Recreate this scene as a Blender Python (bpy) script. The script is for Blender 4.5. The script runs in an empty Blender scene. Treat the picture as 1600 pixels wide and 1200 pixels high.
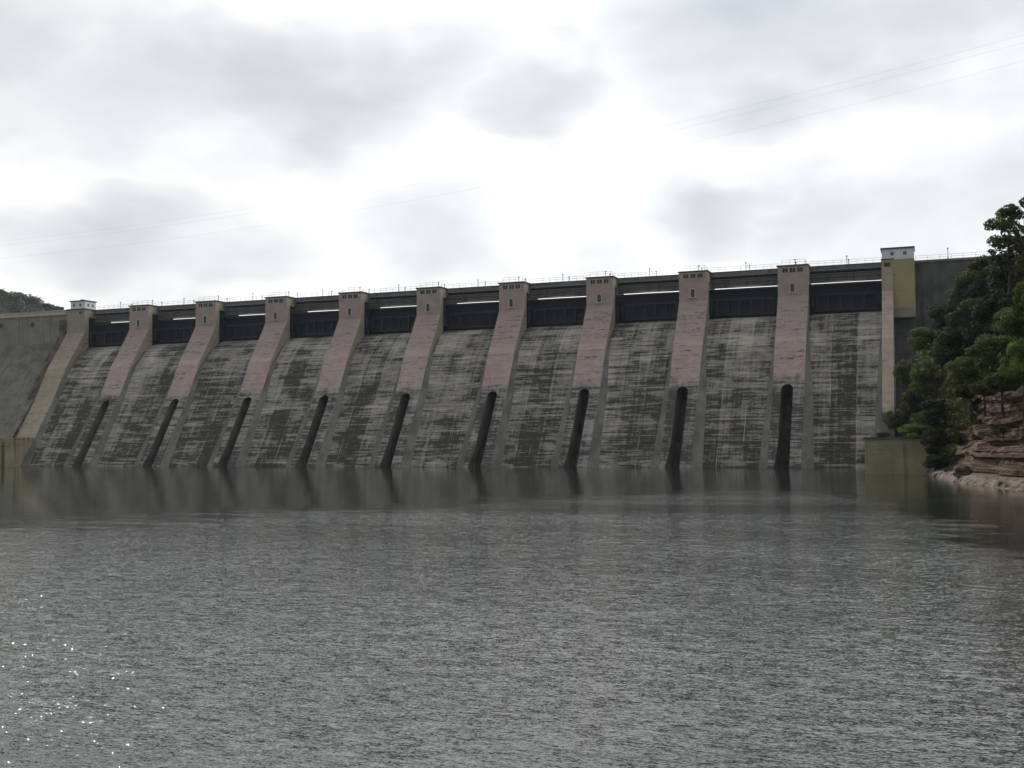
import bpy, bmesh, math, random
from mathutils import Vector, Matrix, noise as mnoise
import numpy as np
sc = bpy.context.scene
C = sc.collection
R = math.radians
rnd = random.Random(7)

# ------------------------------------------------------------------ camera
FPX, YAW, PITCH, ROLL, CD, CH = 1710.67, .3602, .0510, -.0074, 200.805, 4.8323
_F = Vector((-math.sin(YAW)*math.cos(PITCH), math.cos(YAW)*math.cos(PITCH), math.sin(PITCH)))
_Rt = Vector((math.cos(YAW), math.sin(YAW), 0)); _U = _Rt.cross(_F)
_r = math.cos(ROLL)*_Rt + math.sin(ROLL)*_U
_u = -math.sin(ROLL)*_Rt + math.cos(ROLL)*_U
CAM = Vector((0, -CD, CH))
cam_data = bpy.data.cameras.new('camera'); cam = bpy.data.objects.new('camera', cam_data); C.objects.link(cam)
cam.matrix_world = Matrix(((_r.x, _u.x, -_F.x, CAM.x), (_r.y, _u.y, -_F.y, CAM.y), (_r.z, _u.z, -_F.z, CAM.z), (0, 0, 0, 1)))
cam_data.sensor_width = 36; cam_data.lens = FPX/1600*36
cam_data.clip_start = .5; cam_data.clip_end = 6000
sc.camera = cam

def ray(px, py): return _F + _r*((px-800)/FPX) - _u*((py-600)/FPX)
def at(px, py, y):                       # survey helper: world point on the vertical plane y
    d = ray(px, py); return CAM + d*((y-CAM.y)/d.y)

# ------------------------------------------------------------------ world, sun, exposure
SUN_EL, SUN_AZ = 36, 51                  # azimuth counted from +Y towards -X
w = bpy.data.worlds.new("World"); sc.world = w; w.use_nodes = True
SKY_DARK = [  # direction, radius, weight
 ((-.617,.732,.29), .17, .88), ((-.506,.801,.305), .13, 1.0), ((-.45,.84,.325), .10, .8), ((-.69,.64,.33), .15, .95), ((-.56,.78,.25), .07, .5),
 ((-.319,.90,.298), .075, .8), ((-.29,.905,.31), .05, .7), ((-.117,.933,.345), .13, .9), ((.01,.95,.33), .10, .75), ((.08,.937,.33), .12, .7),
 ((-.654,.738,.164), .10, .9), ((-.56,.80,.165), .08, .65), ((-.426,.887,.175), .09, .7), ((-.36,.90,.17), .06, .4),
 ((-.151,.967,.206), .07, .8), ((-.09,.97,.185), .06, .6), ((-.019,.983,.182), .10, .45), ((-.27,.94,.17), .05, .45), ((.1,.96,.2), .12, .5)]
def build_world():
    nt = w.node_tree; N = nt.nodes; L = nt.links; N.clear()
    def math_(op, a, b=None, c=None, clamp=False):
        n = N.new('ShaderNodeMath'); n.operation = op; n.use_clamp = clamp
        for i, v in enumerate((a, b, c)):
            if v is None: continue
            if isinstance(v, (int, float)): n.inputs[i].default_value = v
            else: L.new(v, n.inputs[i])
        return n.outputs[0]
    out = N.new('ShaderNodeOutputWorld')
    sky = N.new('ShaderNodeTexSky'); sky.sky_type = 'NISHITA'; sky.sun_disc = False
    sky.sun_elevation = R(SUN_EL); sky.sun_rotation = R(-SUN_AZ); sky.air_density = 1.2; sky.dust_density = 3
    bg1 = N.new('ShaderNodeBackground'); bg1.inputs[1].default_value = .1
    L.new(sky.outputs[0], bg1.inputs[0])
    tc = N.new('ShaderNodeTexCoord'); gen = tc.outputs['Generated']
    # distort the direction a little so that the cloud edges are ragged
    mp = N.new('ShaderNodeMapping'); mp.inputs['Scale'].default_value = (1, 1, 2.2); L.new(gen, mp.inputs[0])
    n1 = N.new('ShaderNodeTexNoise'); n1.inputs['Scale'].default_value = 5.5; n1.inputs['Detail'].default_value = 3
    n1.inputs['Roughness'].default_value = .55
    L.new(mp.outputs[0], n1.inputs['Vector'])
    vs = N.new('ShaderNodeVectorMath'); vs.operation = 'SUBTRACT'; vs.inputs[1].default_value = (.5, .5, .5); L.new(n1.outputs['Color'], vs.inputs[0])
    vm = N.new('ShaderNodeVectorMath'); vm.operation = 'SCALE'; vm.inputs['Scale'].default_value = .17; L.new(vs.outputs[0], vm.inputs[0])
    va = N.new('ShaderNodeVectorMath'); va.operation = 'ADD'; L.new(gen, va.inputs[0]); L.new(vm.outputs[0], va.inputs[1])
    tot = None
    for d, rad, wt in SKY_DARK:
        s = N.new('ShaderNodeVectorMath'); s.operation = 'SUBTRACT'; L.new(va.outputs[0], s.inputs[0]); s.inputs[1].default_value = d
        m = N.new('ShaderNodeVectorMath'); m.operation = 'MULTIPLY'; L.new(s.outputs[0], m.inputs[0]); m.inputs[1].default_value = (1, 1, 2.0)
        ln = N.new('ShaderNodeVectorMath'); ln.operation = 'LENGTH'; L.new(m.outputs[0], ln.inputs[0])
        mr = N.new('ShaderNodeMapRange'); mr.interpolation_type = 'SMOOTHSTEP'
        mr.inputs['From Min'].default_value = rad*1.75; mr.inputs['From Max'].default_value = rad*.05
        mr.inputs['To Max'].default_value = wt*.92; L.new(ln.outputs['Value'], mr.inputs['Value'])
        tot = mr.outputs[0] if tot is None else math_('MAXIMUM', tot, mr.outputs[0])
    # general cloud texture everywhere
    n2 = N.new('ShaderNodeTexNoise'); n2.inputs['Scale'].default_value = 3.2; n2.inputs['Detail'].default_value = 6
    n2.inputs['Roughness'].default_value = .5; L.new(mp.outputs[0], n2.inputs['Vector'])
    soft = math_('MULTIPLY', math_('SUBTRACT', n2.outputs[0], .42), 1.1, clamp=True)
    n3 = N.new('ShaderNodeTexNoise'); n3.inputs['Scale'].default_value = 9; n3.inputs['Detail'].default_value = 6
    L.new(mp.outputs[0], n3.inputs['Vector'])
    tot = math_('MULTIPLY', tot, math_('ADD', .55, math_('MULTIPLY', n3.outputs[0], .6)))
    # unseen sky behind the camera, set darker to keep the dam face dim
    sp = N.new('ShaderNodeSeparateXYZ'); L.new(gen, sp.inputs[0])
    back = N.new('ShaderNodeMapRange'); back.inputs['From Min'].default_value = .55; back.inputs['From Max'].default_value = -.4
    back.inputs['To Max'].default_value = 1.0; L.new(sp.outputs['Y'], back.inputs['Value'])
    dark = math_('MAXIMUM', math_('ADD', tot, math_('MULTIPLY', soft, .42)), math_('MULTIPLY', back.outputs[0], BACK))
    up = N.new('ShaderNodeMapRange'); up.inputs['From Min'].default_value = .38; up.inputs['From Max'].default_value = .75
    up.inputs['To Max'].default_value = UPK; L.new(sp.outputs['Z'], up.inputs['Value'])
    dark = math_('MAXIMUM', dark, up.outputs[0])
    ramp = N.new('ShaderNodeValToRGB'); L.new(dark, ramp.inputs[0])
    e = ramp.color_ramp.elements
    e[0].position = 0; e[0].color = (.80, .80, .79, 1)
    e[1].position = 1; e[1].color = (.275, .305, .34, 1)
    x = e.new(.20); x.color = (.62, .63, .635, 1)
    x = e.new(.5); x.color = (.475, .495, .515, 1)
    bg2 = N.new('ShaderNodeBackground'); L.new(ramp.outputs[0], bg2.inputs[0]); 
    hi = N.new('ShaderNodeMapRange'); hi.interpolation_type = 'SMOOTHSTEP'; hi.inputs['From Min'].default_value = .35; hi.inputs['From Max'].default_value = .50
    hi.inputs['To Max'].default_value = 1.6; L.new(sp.outputs['Z'], hi.inputs['Value'])          # brightness added to the unseen sky above the frame, lightens the water
    fr = N.new('ShaderNodeMapRange'); fr.interpolation_type = 'SMOOTHSTEP'; fr.inputs['From Min'].default_value = -.1; fr.inputs['From Max'].default_value = .5
    L.new(sp.outputs['Y'], fr.inputs['Value'])
    L.new(math_('MULTIPLY', math_('ADD', 1, math_('MULTIPLY', hi.outputs[0], fr.outputs[0])), CLOUD), bg2.inputs[1])
    mix = N.new('ShaderNodeMixShader'); mix.inputs[0].default_value = .93
    L.new(bg1.outputs[0], mix.inputs[1]); L.new(bg2.outputs[0], mix.inputs[2]); L.new(mix.outputs[0], out.inputs[0])
BACK, UPK, CLOUD = .95, .0, 1.72
build_world()
sun_d = bpy.data.lights.new('sun', 'SUN'); sun_d.energy = 2.0; sun_d.angle = R(.6); sun_d.color = (1, .95, .86)
sun = bpy.data.objects.new('sun', sun_d); C.objects.link(sun)
sdir = Vector((-math.sin(R(SUN_AZ))*math.cos(R(SUN_EL)), math.cos(R(SUN_AZ))*math.cos(R(SUN_EL)), math.sin(R(SUN_EL))))
sun.rotation_euler = sdir.to_track_quat('Z', 'Y').to_euler(); sun.location = (-150, 150, 200)
sc.view_settings.view_transform = 'Standard'; sc.view_settings.look = 'None'; sc.view_settings.exposure = 0; sc.view_settings.gamma = 1
sc.render.engine = 'CYCLES'
sc.cycles.max_bounces = 5; sc.cycles.diffuse_bounces = 2; sc.cycles.glossy_bounces = 3; sc.cycles.transmission_bounces = 2

# ------------------------------------------------------------------ helpers
def tag(o, label=None, cat=None, group=None, kind=None):
    if label: o['label'] = label
    if cat: o['category'] = cat
    if group: o['group'] = group
    if kind: o['kind'] = kind
    return o
def empty(name, loc=(0, 0, 0), rz=0):
    o = bpy.data.objects.new(name, None); C.objects.link(o); o.location = loc; o.rotation_euler.z = rz
    o.empty_display_size = .5; return o
class MB:
    def __init__(s): s.v = []; s.f = []; s.m = []
    def quad(s, a, b, c, d, m=0):
        n = len(s.v); s.v += [tuple(a), tuple(b), tuple(c), tuple(d)]; s.f.append((n, n+1, n+2, n+3)); s.m.append(m); return s
    def poly(s, pts, m=0):
        n = len(s.v); s.v += [tuple(p) for p in pts]; s.f.append(tuple(range(n, n+len(pts)))); s.m.append(m); return s
    def box(s, x0, x1, y0, y1, z0, z1, m=0):
        n = len(s.v)
        s.v += [(x0,y0,z0),(x1,y0,z0),(x1,y1,z0),(x0,y1,z0),(x0,y0,z1),(x1,y0,z1),(x1,y1,z1),(x0,y1,z1)]
        for f in ((0,3,2,1),(4,5,6,7),(0,1,5,4),(1,2,6,5),(2,3,7,6),(3,0,4,7)):
            s.f.append(tuple(n+i for i in f)); s.m.append(m)
        return s
    def tube(s, pts, r, k=6, m=0, caps=True):
        pts = [Vector(p) for p in pts]; n0 = len(s.v); rr = r if isinstance(r, (list, tuple)) else [r]*len(pts)
        for i, p in enumerate(pts):
            t = (pts[min(i+1, len(pts)-1)] - pts[max(i-1, 0)]).normalized()
            a = t.cross(Vector((0, 0, 1)));
            if a.length < 1e-3: a = t.cross(Vector((1, 0, 0)))
            a.normalize(); b = t.cross(a)
            for j in range(k):
                an = 2*math.pi*j/k; s.v.append(tuple(p + a*(rr[i]*math.cos(an)) + b*(rr[i]*math.sin(an))))
        for i in range(len(pts)-1):
            for j in range(k):
                s.f.append((n0+i*k+j, n0+i*k+(j+1) % k, n0+(i+1)*k+(j+1) % k, n0+(i+1)*k+j)); s.m.append(m)
        if caps:
            s.f.append(tuple(n0+j for j in range(k))[::-1]); s.m.append(m)
            s.f.append(tuple(n0+(len(pts)-1)*k+j for j in range(k))); s.m.append(m)
        return s
    def ball(s, c, r, m=0, k=8):
        n0 = len(s.v); h = k//2
        for i in range(h+1):
            ph = math.pi*i/h
            for j in range(k):
                th = 2*math.pi*j/k
                s.v.append((c[0]+r*math.sin(ph)*math.cos(th), c[1]+r*math.sin(ph)*math.sin(th), c[2]+r*math.cos(ph)))
        for i in range(h):
            for j in range(k):
                s.f.append((n0+i*k+j, n0+(i+1)*k+j, n0+(i+1)*k+(j+1) % k, n0+i*k+(j+1) % k)); s.m.append(m)
        return s
    def mesh(s, name, mats, smooth=False):
        me = bpy.data.meshes.new(name); me.from_pydata(s.v, [], s.f)
        for mt in (mats if isinstance(mats, (list, tuple)) else [mats]): me.materials.append(mt)
        me.polygons.foreach_set('material_index', s.m)
        if smooth: me.polygons.foreach_set('use_smooth', [True]*len(s.f))
        me.update(); return me
    def build(s, name, mats, parent=None, smooth=False):
        o = bpy.data.objects.new(name, s.mesh(name, mats, smooth)); C.objects.link(o)
        if parent: o.parent = parent
        return o

class NT:
    """small node helper for procedural materials"""
    def __init__(s, name):
        s.mat = bpy.data.materials.new(name); s.mat.use_nodes = True; s.t = s.mat.node_tree; s.N = s.t.nodes; s.L = s.t.links
        s.b = s.N['Principled BSDF']; s.tc = s.N.new('ShaderNodeTexCoord'); s.geo = s.N.new('ShaderNodeNewGeometry')
        s.pos = s.geo.outputs['Position']
    def set(s, i, v):
        if isinstance(v, (int, float)): i.default_value = v
        elif isinstance(v, tuple): i.default_value = v if len(v) == len(i.default_value) else tuple(v)+(1,)
        else: s.L.new(v, i)
    def math(s, op, a, b=None, clamp=False):
        n = s.N.new('ShaderNodeMath'); n.operation = op; n.use_clamp = clamp; s.set(n.inputs[0], a)
        if b is not None: s.set(n.inputs[1], b)
        return n.outputs[0]
    def noise(s, scale=(1,1,1), sc_=1, det=4, rough=.55, loc=(0,0,0), out='Fac', vec=None, dist=0):
        m = s.N.new('ShaderNodeMapping'); m.inputs['Scale'].default_value = scale; m.inputs['Location'].default_value = loc
        s.L.new(vec or s.pos, m.inputs[0])
        n = s.N.new('ShaderNodeTexNoise'); n.inputs['Scale'].default_value = sc_; n.inputs['Detail'].default_value = det
        n.inputs['Roughness'].default_value = rough; n.inputs['Distortion'].default_value = dist
        s.L.new(m.outputs[0], n.inputs['Vector']); return n.outputs[0 if out == 'Fac' else 1]
    def rng(s, v, a, b, c=0, d=1, smooth=True):
        n = s.N.new('ShaderNodeMapRange'); n.interpolation_type = 'SMOOTHSTEP' if smooth else 'LINEAR'
        s.set(n.inputs['Value'], v)
        for k, x in zip(('From Min', 'From Max', 'To Min', 'To Max'), (a, b, c, d)): n.inputs[k].default_value = x
        return n.outputs[0]
    def mix(s, f, a, b, mode='MIX'):
        n = s.N.new('ShaderNodeMix'); n.data_type = 'RGBA'; n.blend_type = mode
        s.set(n.inputs[0], f); s.set(n.inputs[6], a); s.set(n.inputs[7], b); return n.outputs[2]
    def xyz(s):
        n = s.N.new('ShaderNodeSeparateXYZ'); s.L.new(s.pos, n.inputs[0]); return n.outputs
    def bump(s, h, strength=.5, dist=.1):
        n = s.N.new('ShaderNodeBump'); n.inputs['Strength'].default_value = strength; n.inputs['Distance'].default_value = dist
        s.L.new(h, n.inputs['Height']); s.L.new(n.outputs[0], s.b.inputs['Normal'])
    def done(s, col, rough=.9, spec=.2, metal=0):
        s.set(s.b.inputs['Base Color'], col); s.set(s.b.inputs['Roughness'], rough)
        s.b.inputs['Specular IOR Level'].default_value = spec; s.b.inputs['Metallic'].default_value = metal
        return s.mat

def plain(name, col, rough=.8, var=.12, spec=.2, scale=2.5):
    n = NT(name); f = n.noise(sc_=scale, det=4)
    return n.done(n.mix(n.rng(f, .3, .7), tuple(c*(1-var) for c in col), tuple(min(1, c*(1+var)) for c in col)), rough, spec)

def stains(n, amount=1.0, dark=(.033, .029, .024), mid=(.205, .183, .147), light=(.42, .38, .312), zk=1.0, seed=0, bias=0):
    """bare shuttered concrete: horizontal lifts, blotchy algae patches, white efflorescence"""
    X, Y, Z = n.xyz()
    # coordinates jittered a bit so that straight lines waver
    j = n.noise(sc_=.6, det=3, out='Color'); jm = n.N.new('ShaderNodeVectorMath'); jm.operation = 'MULTIPLY_ADD'
    n.L.new(j, jm.inputs[0]); jm.inputs[1].default_value = (1.1, 0, .5); n.L.new(n.pos, jm.inputs[2])
    cb = n.N.new('ShaderNodeCombineXYZ'); sp = n.N.new('ShaderNodeSeparateXYZ'); n.L.new(jm.outputs[0], sp.inputs[0])
    n.L.new(sp.outputs[0], cb.inputs[0]); n.L.new(sp.outputs[2], cb.inputs[1])
    lift = n.noise((.08, .0, 1.7), 1, 6, .68, (seed, 0, 0))
    lift2 = n.noise((.26, .0, 3.4), 1, 4, .6, (seed+5, 0, 0))
    patch = n.noise((.16, .0, .22), 1, 3, .5, (seed+9, 0, 3))
    fine = n.noise((1.6, 1.6, 1.6), 1, 6, .7)
    vert = n.noise((1.7, 0, .07), 1, 4, .6, (seed+2, 0, 0))
    br = n.N.new('ShaderNodeTexBrick'); br.offset = .37; br.offset_frequency = 2; br.squash = 1.6; br.squash_frequency = 3
    n.L.new(cb.outputs[0], br.inputs['Vector']); br.inputs['Color1'].default_value = (0, 0, 0, 1); br.inputs['Color2'].default_value = (1, 1, 1, 1)
    br.inputs['Mortar'].default_value = (.5, .5, .5, 1); br.inputs['Scale'].default_value = 1; br.inputs['Mortar Size'].default_value = .035
    br.inputs['Mortar Smooth'].default_value = .6; br.inputs['Brick Width'].default_value = 3.9; br.inputs['Row Height'].default_value = 1.05
    a = n.math('ADD', n.math('MULTIPLY', lift, .74), n.math('MULTIPLY', lift2, .46))
    a = n.math('ADD', a, n.math('MULTIPLY', patch, .50))
    a = n.math('ADD', a, n.math('MULTIPLY', br.outputs[0], .09))
    a = n.math('ADD', a, n.math('MULTIPLY', vert, .26))
    a = n.math('ADD', a, n.math('MULTIPLY', fine, .28))
    zf = n.rng(Z, 27, 4, -.035, .06, False)
    a = n.math('ADD', a, n.math('MULTIPLY', zf, zk))
    a = n.math('ADD', a, bias)
    dk = n.rng(a, 1.13, 1.25, 0, .93)
    lt = n.rng(a, 1.14, .95, 0, 1)
    col = n.mix(n.math('MULTIPLY', lt, .8), mid, light)
    col = n.mix(n.math('MULTIPLY', dk, amount), col, dark)
    # thin pale drip lines and deposits
    l1 = n.rng(n.noise((.35, 0, 5.5), 1, 5, .7, (seed+20, 0, 0)), .60, .70)
    l2 = n.rng(n.noise((5.0, 0, .22), 1, 4, .65, (seed+31, 0, 0)), .60, .68)
    l3 = n.math('MULTIPLY', br.outputs[1], n.rng(n.noise((.5, 0, .8), 1, 3), .45, .6))
    l4 = n.math('MULTIPLY', n.rng(n.noise((2.6, 0, .12), 1, 5, .7, (seed+44, 0, 0)), .60, .70), n.rng(n.noise((.12, 0, .18), 1, 3, .5, (seed+3, 0, 0)), .47, .6))
    l2 = n.math('MAXIMUM', l2, l4)
    li = n.math('MAXIMUM', n.math('MULTIPLY', n.math('MAXIMUM', l1, n.math('MULTIPLY', l2, .8)), n.rng(patch, .4, .6)), n.math('MULTIPLY', l3, .8))
    col = n.mix(n.math('MULTIPLY', li, .6), col, (.40, .375, .32))
    return col, a, Z

# ------------------------------------------------------------------ materials
def mat_spill():
    n = NT('stained_spillway_concrete')
    # each of the four pour panels of a bay has weathered differently
    xx = n.math('ADD', n.xyz()[0], 180.925); bay = n.math('FLOOR', n.math('DIVIDE', xx, 18)); tt = n.math('DIVIDE', n.math('MODULO', xx, 18), 4.23)
    wn = n.N.new('ShaderNodeTexWhiteNoise'); wn.noise_dimensions = '1D'; n.L.new(n.math('ADD', n.math('MULTIPLY', bay, 4.0), n.math('FLOOR', tt)), wn.inputs['W'])
    col, a, Z = stains(n, bias=n.math('MULTIPLY', n.math('SUBTRACT', wn.outputs[0], .5), .13))
    fr = n.math('FRACT', tt); ed = n.math('MAXIMUM', n.rng(fr, .035, .0), n.rng(fr, .965, 1))
    ed = n.math('MULTIPLY', ed, n.rng(n.noise((.3, 0, .35), 1, 4), .42, .62)); col = n.mix(n.math('MULTIPLY', ed, .7), col, (.40, .375, .32))
    n.bump(a, .5, .15); return n.done(col, .92)
def mat_smooth():
    n = NT('smooth_grey_concrete'); f = n.noise((.4, .4, .12), 1, 5, .6); g = n.noise((1.5, 1, .1), 1, 4)
    col = n.mix(n.rng(f, .3, .7), (.105, .098, .082), (.18, .168, .142)); col = n.mix(n.rng(g, .5, .75, 0, .5), col, (.07, .066, .06))
    n.bump(f, .3, .1); return n.done(col, .9)
def mat_paint(name, paint, zlow=15.0, wear=1.0, seed=3.0, fade=(.36, .33, .28)):
    """painted shuttered concrete; bare and streaked below zlow"""
    n = NT(name); col, a, Z = stains(n, .9, zk=.8, seed=seed, mid=(.22, .21, .18), light=(.38, .36, .31))
    f = n.noise((.5, .5, .8), 1, 5, .65, (seed, 0, 0)); h = n.noise((.22, .2, 2.6), 1, 5, .7, (seed+4, 0, 0))
    pc = n.mix(n.rng(f, .3, .72), tuple(c*.86 for c in paint), tuple(c*1.12 for c in paint))
    pc = n.mix(n.rng(n.noise((.3, .3, .25), 1, 4, .6, (seed+7, 0, 0)), .45, .7, 0, .55*wear), pc, fade)
    # lift marks, strongest on the upper batter
    zone = n.math('ADD', n.math('MULTIPLY', n.math('MULTIPLY', n.rng(Z, 22.5, 24.5), n.rng(Z, 30.4, 29.0)), .085), n.math('MULTIPLY', n.rng(Z, 30, 20), .05))
    m = n.rng(n.math('ADD', h, zone), .585, .69)
    m = n.math('MULTIPLY', m, n.rng(Z, 30.6, 30.0))
    g = n.rng(n.noise((1.4, 1, 2.2), 1, 5, .7, (seed+11, 0, 0)), .42, .6)
    pc = n.mix(n.math('MULTIPLY', n.math('MULTIPLY', m, g), .85*wear), pc, (.07, .06, .052))
    band = n.math('MULTIPLY', n.rng(n.math('ADD', Z, n.math('MULTIPLY', f, 5)), 24.2, 26.2), n.rng(Z, 30.5, 30.2)); pc = n.mix(n.math('MULTIPLY', band, .4*wear), pc, (.255, .20, .17))
    ln = n.rng(n.math('PINGPONG', Z, .76), .03, .0); pc = n.mix(n.math('MULTIPLY', ln, n.math('MULTIPLY', n.rng(Z, 30.3, 29.8), .35*wear)), pc, (.10, .085, .07))
    low = n.rng(n.math('ADD', Z, n.math('MULTIPLY', n.noise((.7, .6, .45), 1, 6, .7, (seed, 2, 0)), 6)), zlow+4.2, zlow+1.6)
    n.bump(a, .35, .1)
    return n.done(n.mix(low, pc, col), .88)
def mat_water():
    n = NT('lake_water'); X, Y, Z = n.xyz()
    left = n.math('MAXIMUM', n.math('SUBTRACT', -18, X), 0); right = n.math('MAXIMUM', n.math('ADD', X, 8), 0)
    yb = n.math('SUBTRACT', n.math('SUBTRACT', -96, n.math('MULTIPLY', left, .9)), n.math('MULTIPLY', right, 3.8))
    dd = n.math('SUBTRACT', yb, Y)                       # metres inside the breezy water
    dd = n.math('ADD', dd, n.math('MULTIPLY', n.math('SUBTRACT', n.noise((.025, .05, 1), 1, 4), .5), 45))
    dd = n.math('ADD', dd, n.math('MULTIPLY', n.math('SUBTRACT', n.noise((.22, .5, 1), 1, 4, .7), .5), 65))
    wid = n.math('ADD', 9, n.math('MULTIPLY', n.math('MAXIMUM', n.math('SUBTRACT', -18, X), 0), .9))
    k = n.math('DIVIDE', dd, wid, True); k = n.math('POWER', k, 1.8); k = n.rng(k, 0, 1, .13, 1, False)
    gust = n.rng(n.noise((.022, .06, 1), 1, 5, .65), .34, .66, .6, 1.2)
    k = n.math('MULTIPLY', k, gust)
    def slope(scale, sc_, det, loc):
        c = n.noise(scale, sc_, det, .6, loc, 'Color')
        v = n.N.new('ShaderNodeVectorMath'); v.operation = 'SUBTRACT'; n.L.new(c, v.inputs[0]); v.inputs[1].default_value = (.5, .5, .5); return v.outputs[0]
    def scl(v, a):
        m = n.N.new('ShaderNodeVectorMath'); m.operation = 'MULTIPLY'; n.L.new(v, m.inputs[0]); m.inputs[1].default_value = a; return m.outputs[0]
    def add(a, b):
        m = n.N.new('ShaderNodeVectorMath'); m.operation = 'ADD'; n.L.new(a, m.inputs[0]); n.L.new(b, m.inputs[1]); return m.outputs[0]
    s = scl(slope((5.0, 18.0, 1), 1.0, 2, (0, 0, 0)), WSL[0])
    s = add(s, scl(slope((17.0, 44, 1), 1.0, 1, (13, 7, 0)), WSL[1]))
    s = add(s, scl(slope((1.3, 3.8, 1), 1.0, 2, (3, 17, 0)), WSL[2]))
    m = n.N.new('ShaderNodeVectorMath'); m.operation = 'SCALE'; n.L.new(s, m.inputs[0]); n.L.new(k, m.inputs['Scale'])
    a = n.N.new('ShaderNodeVectorMath'); a.operation = 'ADD'; n.L.new(m.outputs[0], a.inputs[0]); a.inputs[1].default_value = (0, 0, 1)
    q = n.N.new('ShaderNodeVectorMath'); q.operation = 'NORMALIZE'; n.L.new(a.outputs[0], q.inputs[0])
    n.L.new(q.outputs[0], n.b.inputs['Normal'])
    n.b.inputs['IOR'].default_value = 1.33
    return n.done((.018, .021, .018), .055, .5)
WSL = ((.30, .56, 0), (.38, .72, 0), (.11, .26, 0))
def mat_rock():
    n = NT('banded_sandstone'); X, Y, Z = n.xyz()
    b = n.noise((.12, .12, 3.6), 1, 7, .7, dist=.3); f = n.noise((1, 1, 1.6), 1, 7, .7); p = n.noise((.25, .25, .3), 1, 4)
    col = n.mix(n.rng(b, .38, .6), (.024, .018, .014), (.15, .095, .066))
    col = n.mix(n.rng(f, .5, .75, 0, .7), col, (.03, .022, .018))
    col = n.mix(n.math('MULTIPLY', n.rng(p, .52, .66), n.rng(f, .6, .4)), col, (.33, .22, .16))
    col = n.mix(n.math('MULTIPLY', n.rng(Z, 1.2, .5), n.rng(f, .62, .42)), col, (.23, .19, .155))
    n.bump(n.math('ADD', b, f), 1, .35); return n.done(col, .9)
def mat_soil():
    n = NT('hillside_soil'); f = n.noise(sc_=.5, det=6)
    return n.done(n.mix(n.rng(f, .35, .65), (.02, .026, .012), (.045, .04, .022)), 1)
def mat_leaf(name, dark, light, trans=.3):
    n = NT(name); oi = n.N.new('ShaderNodeObjectInfo')
    f = n.noise(sc_=.9, det=3); g = n.noise(sc_=6, det=2)
    v = n.math('ADD', n.math('MULTIPLY', f, .6), n.math('ADD', n.math('MULTIPLY', g, .4), n.math('MULTIPLY', n.math('SUBTRACT', oi.outputs['Random'], .5), .35)))
    col = n.mix(n.rng(v, .33, .68), dark, light)
    n.done(col, .7, .2)
    tr = n.N.new('ShaderNodeBsdfTranslucent'); n.L.new(col, tr.inputs[0]); mx = n.N.new('ShaderNodeMixShader'); mx.inputs[0].default_value = trans
    n.L.new(n.b.outputs[0], mx.inputs[1]); n.L.new(tr.outputs[0], mx.inputs[2]); n.L.new(mx.outputs[0], n.N['Material Output'].inputs[0])
    return n.mat
def mat_wall(name, a_, b_, streak=(.07, .065, .06), k=.6):
    n = NT(name); f = n.noise((.35, .35, .35), 1, 6, .6); v = n.noise((1.1, 1.1, .06), 1, 5, .6); h = n.noise((.1, .1, 2.2), 1, 4, .6)
    col = n.mix(n.rng(f, .3, .7), a_, b_); col = n.mix(n.rng(v, .5, .72, 0, k), col, streak)
    col = n.mix(n.rng(h, .58, .7, 0, k*.7), col, streak); n.bump(f, .3, .1); return n.done(col, .92)

M = {}
M['spill'] = mat_spill(); M['smooth'] = mat_smooth()
M['pink'] = mat_paint('weathered_pink_paint', (.42, .295, .255), wear=1.2)
M['cream_side'] = mat_paint('cream_side_paint', (.37, .305, .235), zlow=16, wear=.5, seed=8)
M['yellow'] = mat_paint('yellow_pier_paint', (.33, .28, .20), zlow=3.5, wear=.7, seed=12, fade=(.29, .275, .22))
M['tower_yellow'] = mat_wall('yellow_tower_paint', (.34, .28, .135), (.38, .32, .16), (.22, .19, .11), .35)
M['fin'] = mat_paint('pink_fin_paint', (.43, .335, .26), zlow=9, wear=.4, seed=17)
M['trim'] = plain('cream_trim_paint', (.46, .41, .30), .7)
M['slot'] = mat_wall('shaded_sluice_concrete', (.035, .031, .027), (.07, .063, .055), (.018, .017, .015))  # slot backs and drain discs: shade of the recess put into the colour
M['slot_side'] = mat_wall('lit_sluice_side', (.10, .085, .07), (.16, .14, .115), (.04, .035, .03))  # left slot wall coloured lighter than the back, as if catching light
M['cap'] = plain('dark_roof_edge', (.10, .075, .065), .85)
M['wall'] = mat_wall('grey_dam_wall', (.20, .18, .14), (.28, .255, .20), (.11, .105, .09), .45)
M['wall_low'] = mat_wall('weathered_lower_wall', (.115, .105, .083), (.19, .178, .145), (.06, .055, .045), .6)
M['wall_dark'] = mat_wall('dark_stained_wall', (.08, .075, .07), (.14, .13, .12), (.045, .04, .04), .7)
M['cream'] = mat_wall('cream_parapet', (.46, .39, .28), (.56, .48, .35), (.25, .2, .14), .3)
M['white'] = mat_wall('white_cabin_paint', (.62, .64, .66), (.72, .73, .74), (.4, .4, .4), .25)
M['pane'] = plain('dark_window_glass', (.03, .035, .04), .3, spec=.5)
M['blind'] = plain('dull_window_shutter', (.05, .052, .045), .7)
M['frame'] = plain('pale_window_frame', (.42, .38, .30), .7)
M['gate'] = plain('navy_gate_paint', (.008, .0105, .020), .55, .2, .25)
M['gate_rib'] = plain('navy_gate_ribs', (.017, .021, .033), .55, .2, .25)
M['liner'] = plain('dark_steel_liner', (.012, .016, .024), .6)
M['girder'] = mat_wall('bridge_girder_concrete', (.12, .105, .085), (.18, .16, .13), (.05, .042, .035), .8)
M['deck'] = mat_wall('bridge_parapet_concrete', (.15, .13, .115), (.22, .19, .165), (.05, .045, .04), .6)
M['pipe'] = plain('grey_service_pipe', (.16, .18, .20), .5)
M['rail'] = plain('pale_railing_paint', (.42, .44, .45), .5)
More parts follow.
